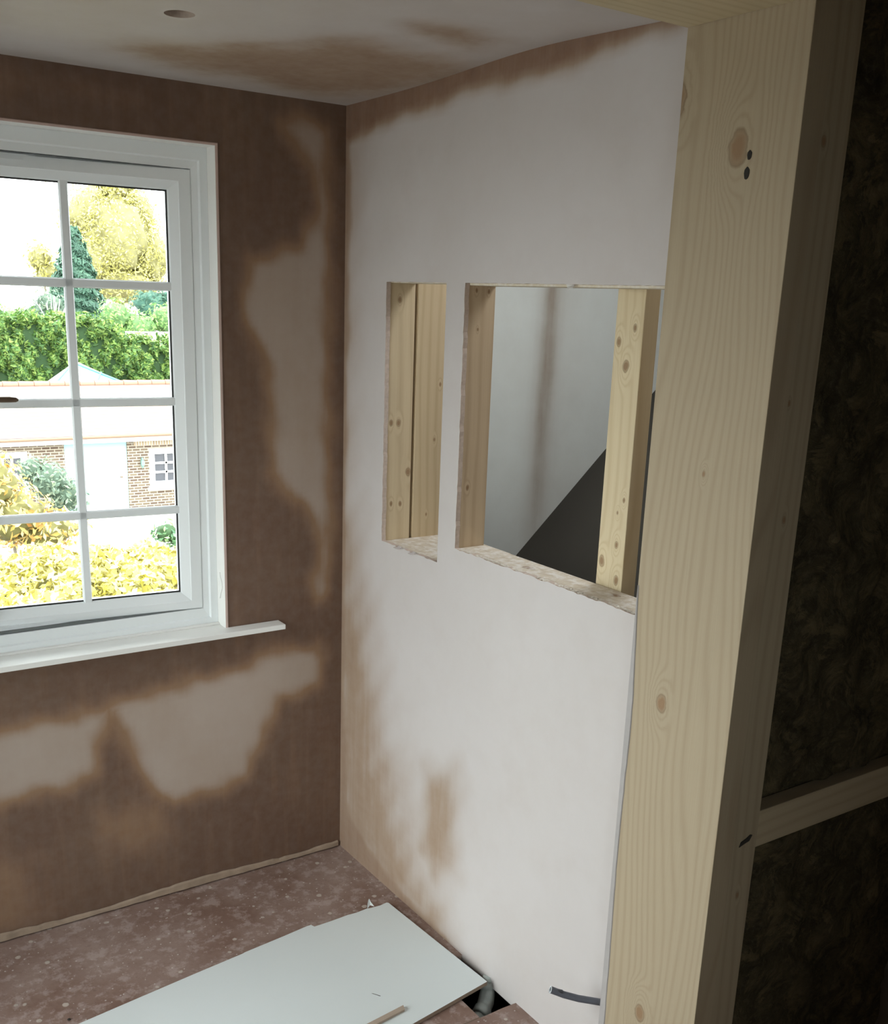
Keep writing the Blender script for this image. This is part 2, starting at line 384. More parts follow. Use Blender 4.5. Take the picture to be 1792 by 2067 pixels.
def sash_parts(par, off=0.0, yo=0.0):
    bm = bmesh.new(); sweep(bm, [(a+off, b+off, c, d, y+yo) for a, b, c, d, y in sash_loops(-W_, 0, Z0, Z1)]); child('sash_frame', bm, M_upvc, par)
    bm = bmesh.new(); box(bm, G0+off-.004, G1+off+.004, .030+yo, .034+yo, GZ0-.004, GZ1+.004); child('glass_pane', bm, M_glass, par)
    bm = bmesh.new(); g = .004
    sweep(bm, [(G0+off-.001, G1+off+.001, GZ0-.001, GZ1+.001, .0225+yo), (G0+off+g, G1+off-g, GZ0+g, GZ1-g, .025+yo), (G0+off+g, G1+off-g, GZ0+g, GZ1-g, .030+yo)]); child('gasket', bm, M_gasket, par)
    def bar(p0, p1, vert):
        bm = bmesh.new(); prof = [(-.0125, .0295), (-.0125, .024), (-.009, .0165), (.009, .0165), (.0125, .024), (.0125, .0295)]
        prof += [(.0125, .035), (.009, .046), (-.009, .046), (-.0125, .035)]
        for q in (prof[:6], prof[6:]):
            if vert: A = [bm.verts.new((p0[0]+off+a, y+yo, p0[1])) for a, y in q]; B = [bm.verts.new((p1[0]+off+a, y+yo, p1[1])) for a, y in q]
            else: A = [bm.verts.new((p0[0]+off, y+yo, p0[1]+a)) for a, y in q]; B = [bm.verts.new((p1[0]+off, y+yo, p1[1]+a)) for a, y in q]
            for i in range(len(q)): j = (i+1) % len(q); bm.faces.new((A[i], A[j], B[j], B[i]))
            bm.faces.new(A[::-1]); bm.faces.new(B)
        child('glazing_bar', bm, M_upvc, par)
    xc = (G0+G1)/2
    bar((xc, GZ0-.003), (xc, GZ1+.003), True)
    for z in BARZ: bar((G0-.002, z), (G1+.002, z), False)
sash_parts(sash)
# bronze lever handle lying flat (open) on the far stile
bm = bmesh.new(); box(bm, -W_+.012, -W_+.034, -.012, .0, 1.50, 1.60, bev=.004)
tube(bm, [(-W_+.023, -.008, 1.563), (-W_+.023, -.038, 1.563)], .0085, 16)
tube(bm, [(-W_+.013, -.040, 1.562), (-W_+.023, -.042, 1.563), (-W_+.07, -.045, 1.567), (-W_+.12, -.046, 1.571), (-W_+.155, -.045, 1.571), (-W_+.172, -.044, 1.570), (-W_+.178, -.044, 1.569)], [.006, .009, .0085, .0078, .008, .0065, .003], 16)
h = child('window_handle', bm, M_bronze, sash); h['label'] = 'bronze lever handle turned flat'
for p in h.data.polygons: p.use_smooth = True
fx = empty('fixed_light', (0, 0, 0)); fx.parent = win; fx.location = Vector((-1.237, .066, 0))-win.location
sash_parts(fx, off=.0)
# sill board with nosing and a loose bead at the back
bm = bmesh.new(); box(bm, -2.04, -.232, -.058, -.0035, .852, .868, bev=.0015); box(bm, -1.909, -.4005, -.0035, .0545, .8525, .8665)
o = bm_obj('window_sill', bm, M_white, win)
boxobj('sill_bead', (-1.898, -.4105, .040, .0545, .8665, .8725), M_white, win, bev=.0015)
# curl of loose sealant on the reveal
bm = bmesh.new(); pts = [(-.4115, .030, 1.038), (-.4125, .026, 1.025), (-.4115, .020, 1.015), (-.4125, .014, 1.010), (-.4115, .012, .995), (-.4125, .018, .980), (-.4115, .026, .972), (-.4125, .030, .955)]
tube(bm, pts, .0013, 8); bm_obj('sealant_thread', bm, M_white, win, True)
# outer sill and brick edge
o = boxobj('wall_outer', (-2.16, -1.91, .28, .38, -4.4, 3.0), M_brick); o['kind'] = 'structure'
o = boxobj('wall_outer', (-.40, 1.75, .28, .38, -4.4, 3.0), M_brick); o['kind'] = 'structure'
o = boxobj('wall_outer', (-1.91, -.40, .28, .38, -4.4, .80), M_brick); o['kind'] = 'structure'
o = boxobj('wall_outer', (-1.91, -.40, .28, .38, 2.33, 3.0), M_brick); o['kind'] = 'structure'

# unseen tall side window, added in the left wall to light the partition
w2 = empty('added_window_side', (XL, -.88, .05)); w2['kind'] = 'structure'
bm = bmesh.new()
for b in ((-1.34, -1.29, .05, 2.15), (-.30, -.25, .05, 2.15), (-1.29, -.30, .05, .10), (-1.29, -.30, 2.10, 2.15)): box(bm, XL-.08, XL-.02, *b)
bm_obj('window_frame', bm, M_upvc, w2)
boxobj('glass_pane', (XL-.052, XL-.048, -1.29, -.30, .10, 2.10), M_glass, w2)

# ------------------------------------------------------------------ floor
def floor_mat():
    t = NT('dusty_floorboard'); P = t.P()
    n1 = t.noise(2.6, 5, .6); n2 = t.noise(22, 6, .7); n3 = t.noise(70, 4, .7)
    base = t.mix(t.ramp(n1, [(.38, 0), (.66, 1)]), (.22, .135, .105), (.37, .275, .24))
    x = t.xyz()
    dust = t.math('MULTIPLY', t.ramp(n2, [(.50, 0), (.60, 1)]), .38)
    base = t.mix(dust, base, (.56, .46, .43))
    v = t.n('ShaderNodeTexVoronoi'); t.l(P, v.inputs['Vector']); v.inputs['Scale'].default_value = 17
    wv = t.math('ADD', v.outputs['Distance'], t.math('MULTIPLY', n2, .35))
    sp = t.ramp(wv, [(.285, 1), (.315, 0)]); base = t.mix(t.math('MULTIPLY', sp, .75), base, (.56, .49, .43))
    v2 = t.n('ShaderNodeTexVoronoi'); t.l(P, v2.inputs['Vector']); v2.inputs['Scale'].default_value = 46
    sp2 = t.ramp(t.math('ADD', v2.outputs['Distance'], t.math('MULTIPLY', n3, .3)), [(.235, 1), (.265, 0)]); base = t.mix(t.math('MULTIPLY', sp2, .8), base, (.62, .56, .52))
    sc2 = t.ramp(n3, [(.55, 0), (.72, 1)]); base = t.mix(t.math('MULTIPLY', sc2, .35), base, (.13, .08, .06))
    t.bump(t.math('ADD', n2, t.math('MULTIPLY', sp, .5)), .002, .6)
    return t.out(base, .85, .2)
M_floor = floor_mat()
HO = (-.122, .02, -1.016, -.757)
o = sheet('floor', seq(XL, .1, .05, HO[0], .02), seq(-1.70, 0.0, .05, HO[2], HO[3], -1.016, -1.013), lambda u, v: (u, v, 0), [M_floor, M_core],
          holes=[HO, (XL+.01, HO[0], -1.016, -1.013)], thick=-.018, ragged=.0015); o['kind'] = 'structure'
bm = bmesh.new()
for b in ((-.70, .14, -1.40, -.40, -.32, -.28), (.06, .14, -1.40, -.40, -.28, -.019), (-.74, -.70, -1.40, -.40, -.28, -.019), (-.70, .06, -1.40, -1.36, -.28, -.019), (-.70, .06, -.44, -.40, -.28, -.019)): box(bm, *b)
o = bm_obj('floor_void', bm, M_void); o['kind'] = 'structure'
# base strip of old board edge along the foot of the window wall
bm = bmesh.new(); n = 90; rings = []
for i in range(n+1):
    x = XL+.01+(0-XL-.02)*i/n; h = .024+.006*math.sin(x*9)+random.uniform(-.002, .002); d = .010+random.uniform(-.0015, .0015)
    rings.append([bm.verts.new(c) for c in ((x, .0, .004), (x, -d, .006), (x, -d*.9, h-.004), (x, -.002, h))])
for A, B in zip(rings, rings[1:]):
    for k in range(3): bm.faces.new((A[k], A[k+1], B[k+1], B[k]))
o = bm_obj('trim_1', bm, plain('scuffed_board_edge', (.36, .27, .20), .85, .35, 30)); o['kind'] = 'structure'

# ------------------------------------------------------------------ timbers in the partition openings
PINE = dict(light=(.66, .53, .35), dark=(.47, .34, .20))
def timber(name, b, label, cat, mat, bev=.0015, group=None):
    o = boxobj(name, b, mat, bev=bev); return finish(o, label, cat, group)
XF = .0145; XB = .100
wj1 = wood('pine_jamb_small', long=2, across=0, knots=[(.047,1.863,.006),(.026,1.51,.006),(.052,1.509,.007),(.032,1.266,.005),(.064,1.264,.005),(.09,1.36,.008)], seed=1, **PINE)
timber('timber_stud', (XF, XB, -.245, -.200, .02, 2.38), 'sawn pine stud forming the far side of the narrow wall opening', 'timber', wj1)
wj2 = wood('pine_second_stud', long=2, across=0, knots=[(.195,1.621,.004),(.18,1.455,.004),(.158,1.224,.003)], seed=2, light=(.60, .47, .30), dark=(.42, .30, .17))
timber('timber_stud', (.109, .262, -.249, -.204, .02, 2.38), 'wider pine plank behind a dark gap, at the back of the narrow opening', 'timber', wj2)
wj3 = wood('pine_jamb_large', long=2, across=0, knots=[(.039,1.894,.004),(.078,1.892,.004),(.047,1.796,.003),(.035,1.379,.005)], seed=3, light=(.60, .46, .31), dark=(.42, .29, .18))
timber('timber_stud', (XF, XB, -.635, -.555, .02, 2.38), 'pine stud between the narrow opening and the wide opening', 'timber', wj3)
wm = wood('pine_free_stud', long=2, across=1, light=(.72, .60, .40), dark=(.56, .42, .24), knots=[(-1.151,1.822,.006),(-1.131,1.736,.009),(-1.102,1.789,.007),(-1.143,1.397,.003),(-1.157,1.234,.008),(-1.103,1.271,.009),(-1.148,1.32,.006),(-1.161,1.43,.004)], wob=.9, seed=4)
timber('timber_stud', (.111, .157, -1.177, -1.087, .02, 2.38), 'pale knotty pine stud standing free behind the wide opening', 'timber', wm)
ws = wood('pine_sill', long=1, across=0, dirt=.75, knots=[(.05, -.9, .012), (.07, -1.2, .01)], seed=5, light=(.66, .58, .47), dark=(.50, .40, .29))
timber('timber_rail', (XF, XB+.004, BH[0]+.002, BH[1]+.001, BH[2]-.045, BH[2]-.001), 'plaster-smeared pine rail along the bottom of the wide opening', 'timber', ws)
timber('timber_rail', (XF, .262, SH[0]-.002, SH[1]+.001, SH[2]-.045, SH[2]-.001), 'dusty pine rail at the bottom of the narrow opening', 'timber', ws)
wt = wood('pine_head', long=1, across=0, dirt=.55, seed=6, light=(.70, .62, .48), dark=(.52, .42, .28))
timber('timber_rail', (XF, XB, BH[0]+.002, BH[1]+.001, BH[3]-.0055, BH[3]+.040), 'rough pine rail along the top of the wide opening', 'timber', wt)
timber('timber_rail', (XF, XB, SH[0]-.002, SH[1]+.001, SH[3]-.002, SH[3]+.043), 'pine rail along the top of the narrow opening', 'timber', wt)
# crumbs of broken plaster along the bottom lip of the wide opening
bm = bmesh.new()
for i in range(230):
    y = random.uniform(BH[0]+.01, BH[1]-.01); r = random.uniform(.0008, .0028)
    m_ = bmesh.ops.create_icosphere(bm, subdivisions=1, radius=r)
    for v in m_['verts']: v.co = Vector((v.co.x*random.uniform(.8, 1.6)+random.uniform(.000, .014)+.002, v.co.y*2.2+y, v.co.z*.8+BH[2]-.0005))
finish(bm_obj('plaster_crumbs', bm, plain('plaster_crumb', (.70, .64, .56), .9, .2, 200)), 'broken plaster crumbs along the bottom lip of the wide wall opening', 'rubble', kind='stuff')
# torn paper flick at the top of the wide opening
bm = bmesh.new()
vs = [bm.verts.new(c) for c in ((.004, -1.03, 1.9115), (.012, -1.05, 1.9105), (-.004, -1.062, 1.903), (-.006, -1.05, 1.900), (.002, -1.035, 1.905))]
bm.faces.new(vs); o = bm_obj('paper_scrap', bm, M_white); md = o.modifiers.new('t', 'SOLIDIFY'); md.thickness = .0006
finish(o, 'small torn white paper scrap hanging from the top edge of the wide opening', 'scrap')

# ------------------------------------------------------------------ stairwell behind the partition
o = sheet('wall_stairwell', seq(.1, 1.75, .02), seq(-.3, 3.0, .03), lambda u, v: (u, 0, v), [M_pl2, M_core],
          damp=lambda P: np.exp(-((P[:, 0]-.815+.02*(1.9-P[:, 1]))/.045)**2)*.40*np.clip((P[:, 1]-.6)/.9, .3, 1)+np.exp(-((P[:, 0]-.86)/.10)**2)*.09+.02, thick=-.28)
o['kind'] = 'structure'
o = boxobj('wall_stairwell_far', (1.70, 1.80, -1.45, .0, -.3, 3.0), M_white); o['kind'] = 'structure'
bm = bmesh.new()
box(bm, .1, 1.75, -1.45, -1.12, 2.5, 2.56); box(bm, .1, .40, -1.12, .0, 2.5, 2.56); box(bm, .95, 1.75, -1.12, .0, 2.5, 2.56); box(bm, .40, .95, -.58, .0, 2.5, 2.56)  # gap is an unseen rooflight, added to brighten the stairwell wall
o = bm_obj('ceiling_stairwell', bm, M_white); o['kind'] = 'structure'
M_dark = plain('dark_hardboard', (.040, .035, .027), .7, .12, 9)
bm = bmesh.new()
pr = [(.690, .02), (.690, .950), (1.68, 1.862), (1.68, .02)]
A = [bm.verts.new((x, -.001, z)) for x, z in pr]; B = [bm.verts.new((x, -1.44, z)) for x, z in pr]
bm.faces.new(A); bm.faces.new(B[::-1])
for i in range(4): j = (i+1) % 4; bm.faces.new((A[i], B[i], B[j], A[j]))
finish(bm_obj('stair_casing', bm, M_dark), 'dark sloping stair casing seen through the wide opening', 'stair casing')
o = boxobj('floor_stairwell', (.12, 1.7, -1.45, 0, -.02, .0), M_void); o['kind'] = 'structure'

# ------------------------------------------------------------------ big door post, header and studwork
PX0, PX1, PY0, PY1 = -.050, .006, -1.674, -1.390
post = empty('door_post', ((PX0+PX1)/2, (PY0+PY1)/2, 0))
finish(post, 'broad planed pine door post with a large knot, running floor to ceiling', 'door post')
wp = wood('planed_pine_post', long=2, across=1, light=(.43, .345, .235), dark=(.335, .25, .16), knots=[(-1.541,2.148,.020),(-1.490,1.064,.013),(-1.516,.313,.014),(-1.382,2.245,.020),(-1.54,1.560,.004)], freq=300, wob=1.1, seed=8)
boxobj('board', (PX0, PX1, PY0, PY1, .0, 2.43), wp, post, bev=.0012)
# hollow of the broken knot
bm = bmesh.new()
for (y, z, ry, rz) in ((-1.569, 2.134, .0055, .0085), (-1.567, 2.104, .0065, .011)):
    m_ = bmesh.ops.create_icosphere(bm, subdivisions=2, radius=1)
    for v in m_['verts']: v.co = Vector((PX0-.0004+v.co.x*.0012, y+v.co.y*ry*(1+.2*math.sin(v.co.z*6)), z+v.co.z*rz))
o = bm_obj('knot_hole', bm, M_void, post); o['label'] = 'dark broken hollow beside the big knot'
# skim of plaster lapped over the edge of the post
bm = bmesh.new(); n = 60; rings = []
for i in range(n+1):
    z = .0+1.30*i/n; wd = (.017+.003*math.sin(z*7)+random.uniform(-.0008, .0008))*(1-max(0, (z-1.0)/.3)*.8)
    rings.append([bm.verts.new(c) for c in ((PX0-.0002, PY1-wd, z), (PX0-.0022, PY1-wd+.0015, z), (PX0-.0026, PY1-.002, z), (PX0-.0004, PY1-.0002, z))])
for A, B in zip(rings, rings[1:]):
    for k in range(3): bm.faces.new((A[k], A[k+1], B[k+1], B[k]))
o = bm_obj('plaster_skim', bm, plain('grey_skim', (.40, .365, .35), .85, .12, 25), post); o['label'] = 'grey plaster skim lapped on the edge'
wh = wood('pine_header', long=0, across=1, light=(.62, .52, .34), dark=(.50, .39, .23), seed=9, freq=240)
timber('door_header', (XL, PX0-.001, PY0, PY1, 2.366, 2.45), 'pine header board overhead, meeting the top of the broad door post', 'header board', wh)
wst = wood('rough_stud', long=2, across=0, light=(.42, .34, .23), dark=(.30, .23, .15), knots=[(.017,2.154,.006),(.012,1.707,.004),(.04,1.486,.005),(.043,.672,.005)], seed=10, freq=240)
st = empty('timber_stud', (.045, -1.63, 0)); finish(st, 'darker sawn stud screwed behind the broad door post, beside the wool quilt', 'timber')
boxobj('board', (.008, .083, -1.671, -1.585, .0, 2.45), wst, st, bev=.001)
bm = bmesh.new(); prism(bm, [(.028, 0), (.046, .004), (.058, .006), (.066, .016), (.060, .018), (.048, .013), (.032, .009)], 0, .0012)
for v in bm.verts: x, y, z = v.co; v.co = Vector((x, -1.6715-z, .790+y*1.2))
o = bm_obj('split', bm, M_void, st); o['label'] = 'black split in the stud beside the noggin'
wn2 = wood('pine_noggin', long=0, across=2, light=(.48, .39, .26), dark=(.36, .28, .18), seed=12, freq=240)
timber('noggin', (.0845, .75, -1.668, -1.628, .772, .857), 'short horizontal noggin crossing the dark wool quilt', 'timber', wn2)

# insulation quilt: fibrous lumpy blanket
def quilt_mat():
    t = NT('mineral_wool'); n1 = t.noise(9, 8, .75, dist=1.2); n2 = t.noise(60, 5, .7)
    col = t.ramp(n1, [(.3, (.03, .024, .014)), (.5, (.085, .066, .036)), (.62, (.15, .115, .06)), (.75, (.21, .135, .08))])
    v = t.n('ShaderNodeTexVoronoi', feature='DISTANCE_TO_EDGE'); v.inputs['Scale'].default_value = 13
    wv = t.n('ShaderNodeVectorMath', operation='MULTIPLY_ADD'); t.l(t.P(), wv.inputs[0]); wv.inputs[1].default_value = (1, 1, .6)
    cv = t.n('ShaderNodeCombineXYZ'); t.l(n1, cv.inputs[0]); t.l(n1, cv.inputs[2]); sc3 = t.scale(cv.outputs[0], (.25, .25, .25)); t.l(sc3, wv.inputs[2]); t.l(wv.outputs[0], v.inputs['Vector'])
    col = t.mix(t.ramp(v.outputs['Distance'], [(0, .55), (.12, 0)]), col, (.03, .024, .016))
    col = t.mix(t.math('MULTIPLY', t.ramp(n2, [(.5, 0), (.7, 1)]), .25), col, (.20, .17, .11))
    t.bump(t.math('ADD', n1, t.math('MULTIPLY', n2, .4)), .02, .8); return t.out(col, .95, .1)
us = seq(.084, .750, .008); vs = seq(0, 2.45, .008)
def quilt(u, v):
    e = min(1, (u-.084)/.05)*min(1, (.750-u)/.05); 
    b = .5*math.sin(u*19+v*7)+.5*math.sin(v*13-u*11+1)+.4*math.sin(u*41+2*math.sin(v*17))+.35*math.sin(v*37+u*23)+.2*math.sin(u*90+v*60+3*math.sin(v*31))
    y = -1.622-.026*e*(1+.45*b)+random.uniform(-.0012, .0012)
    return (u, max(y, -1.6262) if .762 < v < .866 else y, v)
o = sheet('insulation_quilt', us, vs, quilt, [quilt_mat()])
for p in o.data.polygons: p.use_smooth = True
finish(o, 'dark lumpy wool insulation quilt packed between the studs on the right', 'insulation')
o = boxobj('wall_camera_side', (.008, 1.75, -1.58, -1.45, -.02, 2.6), plain('board_lining', (.45, .4, .35), .9)); o['kind'] = 'structure'
o = boxobj('wall_camera_side', (.751, 1.75, -1.66, -1.59, -.02, 2.6), plain('board_lining2', (.25, .2, .15), .9)); o['kind'] = 'structure'

# ------------------------------------------------------------------ room the camera stands in
M_rm = plain('bare_room', (.30, .25, .19), .9, .1, 4)
bm = bmesh.new()
for b in ((-3.0, -2.7, -4.6, -4.5, -.05, 2.6), (-1.6, 1.75, -4.6, -4.5, -.05, 2.6), (-2.7, -1.6, -4.6, -4.5, -.05, .9), (-2.7, -1.6, -4.6, -4.5, 2.1, 2.6)): box(bm, *b)
o = bm_obj('wall_near', bm, M_rm); o['kind'] = 'structure'
bm = bmesh.new(); sweep(bm, [(-2.7, -1.6, .9, 2.1, -4.5), (-2.65, -1.65, .95, 2.05, -4.49), (-2.65, -1.65, .95, 2.05, -4.57), (-2.7, -1.6, .9, 2.1, -4.57)])
w3 = empty('added_window_near', (-2.15, -4.55, .9)); w3['kind'] = 'structure'; bm_obj('window_frame', bm, M_upvc, w3)  # unseen window added behind the camera to light surfaces facing it
boxobj('glass_pane', (-2.65, -1.65, -4.54, -4.536, .95, 2.05), M_glass, w3)
for nm, b in ( ('wall_near_left', (-3.0, -2.9, -4.5, -1.5, -.05, 2.6)), ('wall_near_right', (1.7, 1.8, -4.5, -1.66, -.05, 2.6)),
              ('floor_near', (-3.0, 1.75, -4.6, -1.58, -.05, -.0008)), ('ceiling_near', (-3.0, 1.75, -4.6, -1.58, 2.451, 2.6)), ('wall_near_partition', (-3.0, XL, -1.674, -1.39, -.05, 2.6))):
    o = boxobj(nm, b, M_rm if nm != 'floor_near' else M_floor); o['kind'] = 'structure'

# ------------------------------------------------------------------ things on the floor
M_board = plain('white_board_face', (.74, .78, .78), .55, .03, 3)
M_kraft = plain('board_brown_edge', (.33, .25, .19), .85, .15, 60)
bd = empty('white_board', (-.9, -.75, 0))
finish(bd, 'large white wallboard sheet lying flat on the floor under the wall openings', 'board')
bm = bmesh.new()
back = [(-1.80, -.597), (-1.40, -.546), (-1.05, -.501), (-.88, -.478), (-.70, -.454), (-.56, -.437), (-.55, -.434), (-.42, -.419), (-.335, -.4075), (-.322, -.408), (-.317, -.4215),
        (-.26, -.4215), (-.20, -.4185), (-.17, -.421), (-.13, -.418), (-.118, -.421), (-.085, -.424), (-.060, -.420)]
right = [(-.0545, -.424), (-.040, -.66), (-.0235, -.914)]
front = [(-.30, -.957), (-1.80, -1.188)]
prism(bm, back+right+front, .0015, .0135)
for f in bm.faces: f.material_index = 0 if f.normal.z > .5 or (abs(f.normal.z) > .5 and f.calc_center_median().z > .01) else 1
bm.normal_update()
for f in bm.faces: f.material_index = 0 if (abs(f.normal.z) > .9 and f.calc_center_median().z > .01) else 1
bm_obj('board_face', bm, [M_board, M_kraft], bd)
bm = bmesh.new()
fl = [(-.128, -.418, .0135), (-.124, -.412, .026), (-.118, -.406, .034), (-.114, -.404, .036), (-.112, -.410, .027), (-.104, -.420, .0135)]
c_ = bm.verts.new((-.116, -.413, .018)); vs = [bm.verts.new(c) for c in fl]
for i in range(len(vs)-1): bm.faces.new((c_, vs[i], vs[i+1]))
o = bm_obj('torn_paper', bm, M_board, bd); md = o.modifiers.new('t', 'SOLIDIFY'); md.thickness = .0008
bm = bmesh.new(); prism(bm, [(-.330, -.79), (-.327, -.792), (-.314, -.812), (-.316, -.813)], .0135, .0138); bm_obj('pencil_mark', bm, M_void, bd)
# thinner board edge beneath
bm = bmesh.new(); prism(bm, [(-.29, -.87), (-.283, -.888), (-.86, -.9745), (-.866, -.957), (-.84, -.951), (-.3, -.873)], .0140, .0185)
bm.free()
bm = bmesh.new(); prism(bm, [(-.2865, -.886), (-.2925, -.903), (-.95, -.987), (-.95, -.969)], .0140, .0210)
for f in bm.faces: f.material_index = 0
finish(bm_obj('board_offcut', bm, plain('brown_offcut', (.42, .33, .26), .85, .15, 60)), 'narrow brown board offcut lying on the white sheet', 'offcut')
bm = bmesh.new(); bmesh.ops.create_icosphere(bm, subdivisions=2, radius=.0045)
for v in bm.verts: v.co = Vector((v.co.x-1.06, v.co.y-.455+.0, v.co.z*.5+.002))
finish(bm_obj('pebble', bm, M_void), 'tiny dark grit speck on the dusty floor behind the white sheet', 'debris')

# grey waste pipes in the floor cut-out
M_grey = plain('grey_plastic', (.40, .43, .41), .55, .3, 50)
wpipe = empty('waste_pipe', (-.03, -.93, -.2)); finish(wpipe, 'dusty grey waste pipe with elbow inside the cut in the floor', 'pipe')
def cyl(name, pts, rad, par, seg=28, m=M_grey):
    bm = bmesh.new(); tube(bm, pts, rad, seg); return bm_obj(name, bm, m, par, True)
cyl('riser', [(.004, -.884, .004), (.002, -.886, -.006), (-.002, -.890, -.022)], [.016, .0175, .0175], wpipe)
cyl('collar', [(.001, -.887, -.010), (.001, -.887, -.012), (-.006, -.894, -.030), (-.0065, -.8945, -.032)], [.0175, .0215, .0215, .0175], wpipe)
cyl('elbow', [(-.004, -.893, -.026), (-.010, -.900, -.042), (-.022, -.912, -.055), (-.040, -.925, -.062), (-.052, -.932, -.064)], [.019, .0225, .0235, .0225, .021], wpipe)
cyl('socket', [(-.044, -.927, -.063), (-.045, -.928, -.063), (-.068, -.943, -.066), (-.070, -.944, -.066)], [.021, .026, .026, .021], wpipe)
cyl('run', [(-.066, -.942, -.066), (-.11, -.970, -.072), (-.2, -1.03, -.085)], .019, wpipe)

# water pipe stub poking out of the wall by the post
wp_ = empty('water_pipe', (0, -1.37, .235)); finish(wp_, 'short dark grey plastic pipe stub poking out of the wall by the post', 'pipe')
M_pipe = plain('dark_grey_pipe', (.12, .125, .15), .4, .15, 60)
tip = Vector((-.120, -1.287, .2585)); base = Vector((.008, -1.372, .2215)); mid = (tip+base)/2+Vector((-.004, .004, -.006))
path = [tip, tip.lerp(mid, .5)+Vector((-.001, .001, -.002)), mid, mid.lerp(base, .5), base]
bm = bmesh.new(); ro = tube(bm, path, .0085, 24, caps=False); dirv = (base-tip).normalized()
ri = tube(bm, [tip, tip+dirv*.03], .0062, 24, caps=False); bm.faces.new(ri[-1])
bm_obj('pipe_body', bm, M_pipe, wp_, True)
bm = bmesh.new(); a = tube(bm, [tip-dirv*.0004, tip+dirv*.0012], .0088, 24, caps=False); b = tube(bm, [tip-dirv*.0004, tip+dirv*.0012], .0062, 24, caps=False)
for k in range(24):
    bm.faces.new((a[0][k], a[0][(k+1) % 24], b[0][(k+1) % 24], b[0][k]))
o = bm_obj('cut_end', bm, plain('pale_pipe_end', (.75, .78, .80), .5), wp_); o['label'] = 'pale cut rim of the pipe'

# ------------------------------------------------------------------ outside: yard and outbuilding
GZ = -4.5
o = boxobj('ground', (-80, 120, -60, 160, GZ-.4, GZ-.02), plain('dark_gravel', (.20, .19, .175), .95, .3, 1)); o['kind'] = 'structure'
o = boxobj('ground_yard', (1, 24, 13, 28, GZ-.02, GZ), plain('pale_concrete', (.42, .39, .37), .9, .1, 1)); o['kind'] = 'structure'
ob = empty('outbuilding', (6.5, 28, GZ)); finish(ob, 'low brick outbuilding with a tiled roof and a wide pale blue door', 'building')
BX0, BX1, EZ = 1.5, 15.0, -2.34
M_wallb = brick('yard_brick', (.055, .034, .024), (.12, .095, .062), (.27, .24, .19), bw=.235, rh=.082, msize=.014)
def opening_wall(x0, x1, z0, z1, holes, y0, y1):
    bm = bmesh.new(); xs = sorted({x0, x1, *[h[0] for h in holes], *[h[1] for h in holes]}); zs = sorted({z0, z1, *[h[2] for h in holes], *[h[3] for h in holes]})
    for a, b in zip(xs, xs[1:]):
        for c, d in zip(zs, zs[1:]):
            if any(h[0] < (a+b)/2 < h[1] and h[2] < (c+d)/2 < h[3] for h in holes): continue
            box(bm, a, b, y0, y1, c, d)
    bmesh.ops.remove_doubles(bm, verts=bm.verts, dist=1e-4); return bm
W2 = (8.80, 9.86, -3.90, -2.73); W1 = (4.25, 5.32, -3.90, -2.55-.1); DR = (6.34, 8.15, GZ, -2.42)
bm_obj('wall', opening_wall(BX0, BX1, GZ, EZ, [W1, W2, DR], 28, 28.25), M_wallb, ob)
boxobj('wall', (BX0, BX0+.25, 28.25, 33, GZ, EZ), M_wallb, ob); boxobj('wall', (BX1-.25, BX1, 28.25, 33, GZ, EZ), M_wallb, ob); boxobj('wall', (BX0+.25, BX1-.25, 32.8, 33, GZ, EZ), M_wallb, ob)
def tile_mat():
    t = NT('clay_tiles'); x = t.xyz(); f = t.math('FRACT', t.math('MULTIPLY', x[1], 5.2)); f2 = t.math('FRACT', t.math('MULTIPLY', x[0], 5.5))
    line = t.ramp(f, [(0, .0), (.80, 0), (.9, 1)]); n = t.noise(3.5, 4); c = t.mix(n, (.115, .087, .078), (.14, .115, .105))
    c = t.mix(t.math('MULTIPLY', line, .7), c, (.12, .07, .05)); c = t.mix(t.math('MULTIPLY', t.ramp(f2, [(.0, 1), (.06, 0)]), .25), c, (.22, .13, .1))
    return t.out(c, .85, .2)
RY, RZ = 30.62, -1.03
bm = bmesh.new()
def slope(bm, y0, z0, y1, z1, t_=.07):
    v = [bm.verts.new(c) for c in ((BX0-.2, y0, z0), (BX1+.2, y0, z0), (BX1+.2, y1, z1), (BX0-.2, y1, z1))]; v2 = [bm.verts.new((a.co.x, a.co.y, a.co.z-t_)) for a in v]
    bm.faces.new(v); bm.faces.new(v2[::-1])
    for i in range(4): j = (i+1) % 4; bm.faces.new((v[i], v2[i], v2[j], v[j]))
slope(bm, 27.72, -2.235, RY, RZ); slope(bm, 33.5, -2.235, RY, RZ)
bm_obj('roof', bm, tile_mat(), ob)
bm = bmesh.new()
for k in range(int((BX1-BX0+.4)/.45)):
    x = BX0-.2+k*.45; tube(bm, [(x, RY, RZ-.005), (x+.44, RY, RZ-.005)], [.115, .10], 12)
bm_obj('ridge_tiles', bm, plain('terracotta', (.26, .13, .085), .85, .15, 4), ob)
bm = bmesh.new(); tube(bm, [(BX0-.2, 27.66, -2.29), (BX1+.2, 27.66, -2.27)], .045, 10); bm_obj('gutter', bm, plain('brown_gutter', (.15, .095, .06), .7), ob)
boxobj('fascia', (BX0-.2, BX1+.2, 27.72, 27.76, -2.46, -2.27), plain('cream_fascia', (.50, .45, .37), .6), ob)
boxobj('soldier_course', (8.35, 10.2, 27.985, 28.0, -2.62, -2.46), brick('soldier_brick', (.22, .16, .10), (.32, .26, .17), (.5, .46, .38), bw=.082, rh=.4, msize=.012), ob)
dd = boxobj('door', (DR[0], DR[1], 28.04, 28.10, GZ+.02, DR[3]), plain('pale_blue_paint', (.24, .36, .37), .5, .02, 3), ob)
for k in range(8):
    pass
M_wf = plain('white_window_frame', (.82, .82, .80), .5)
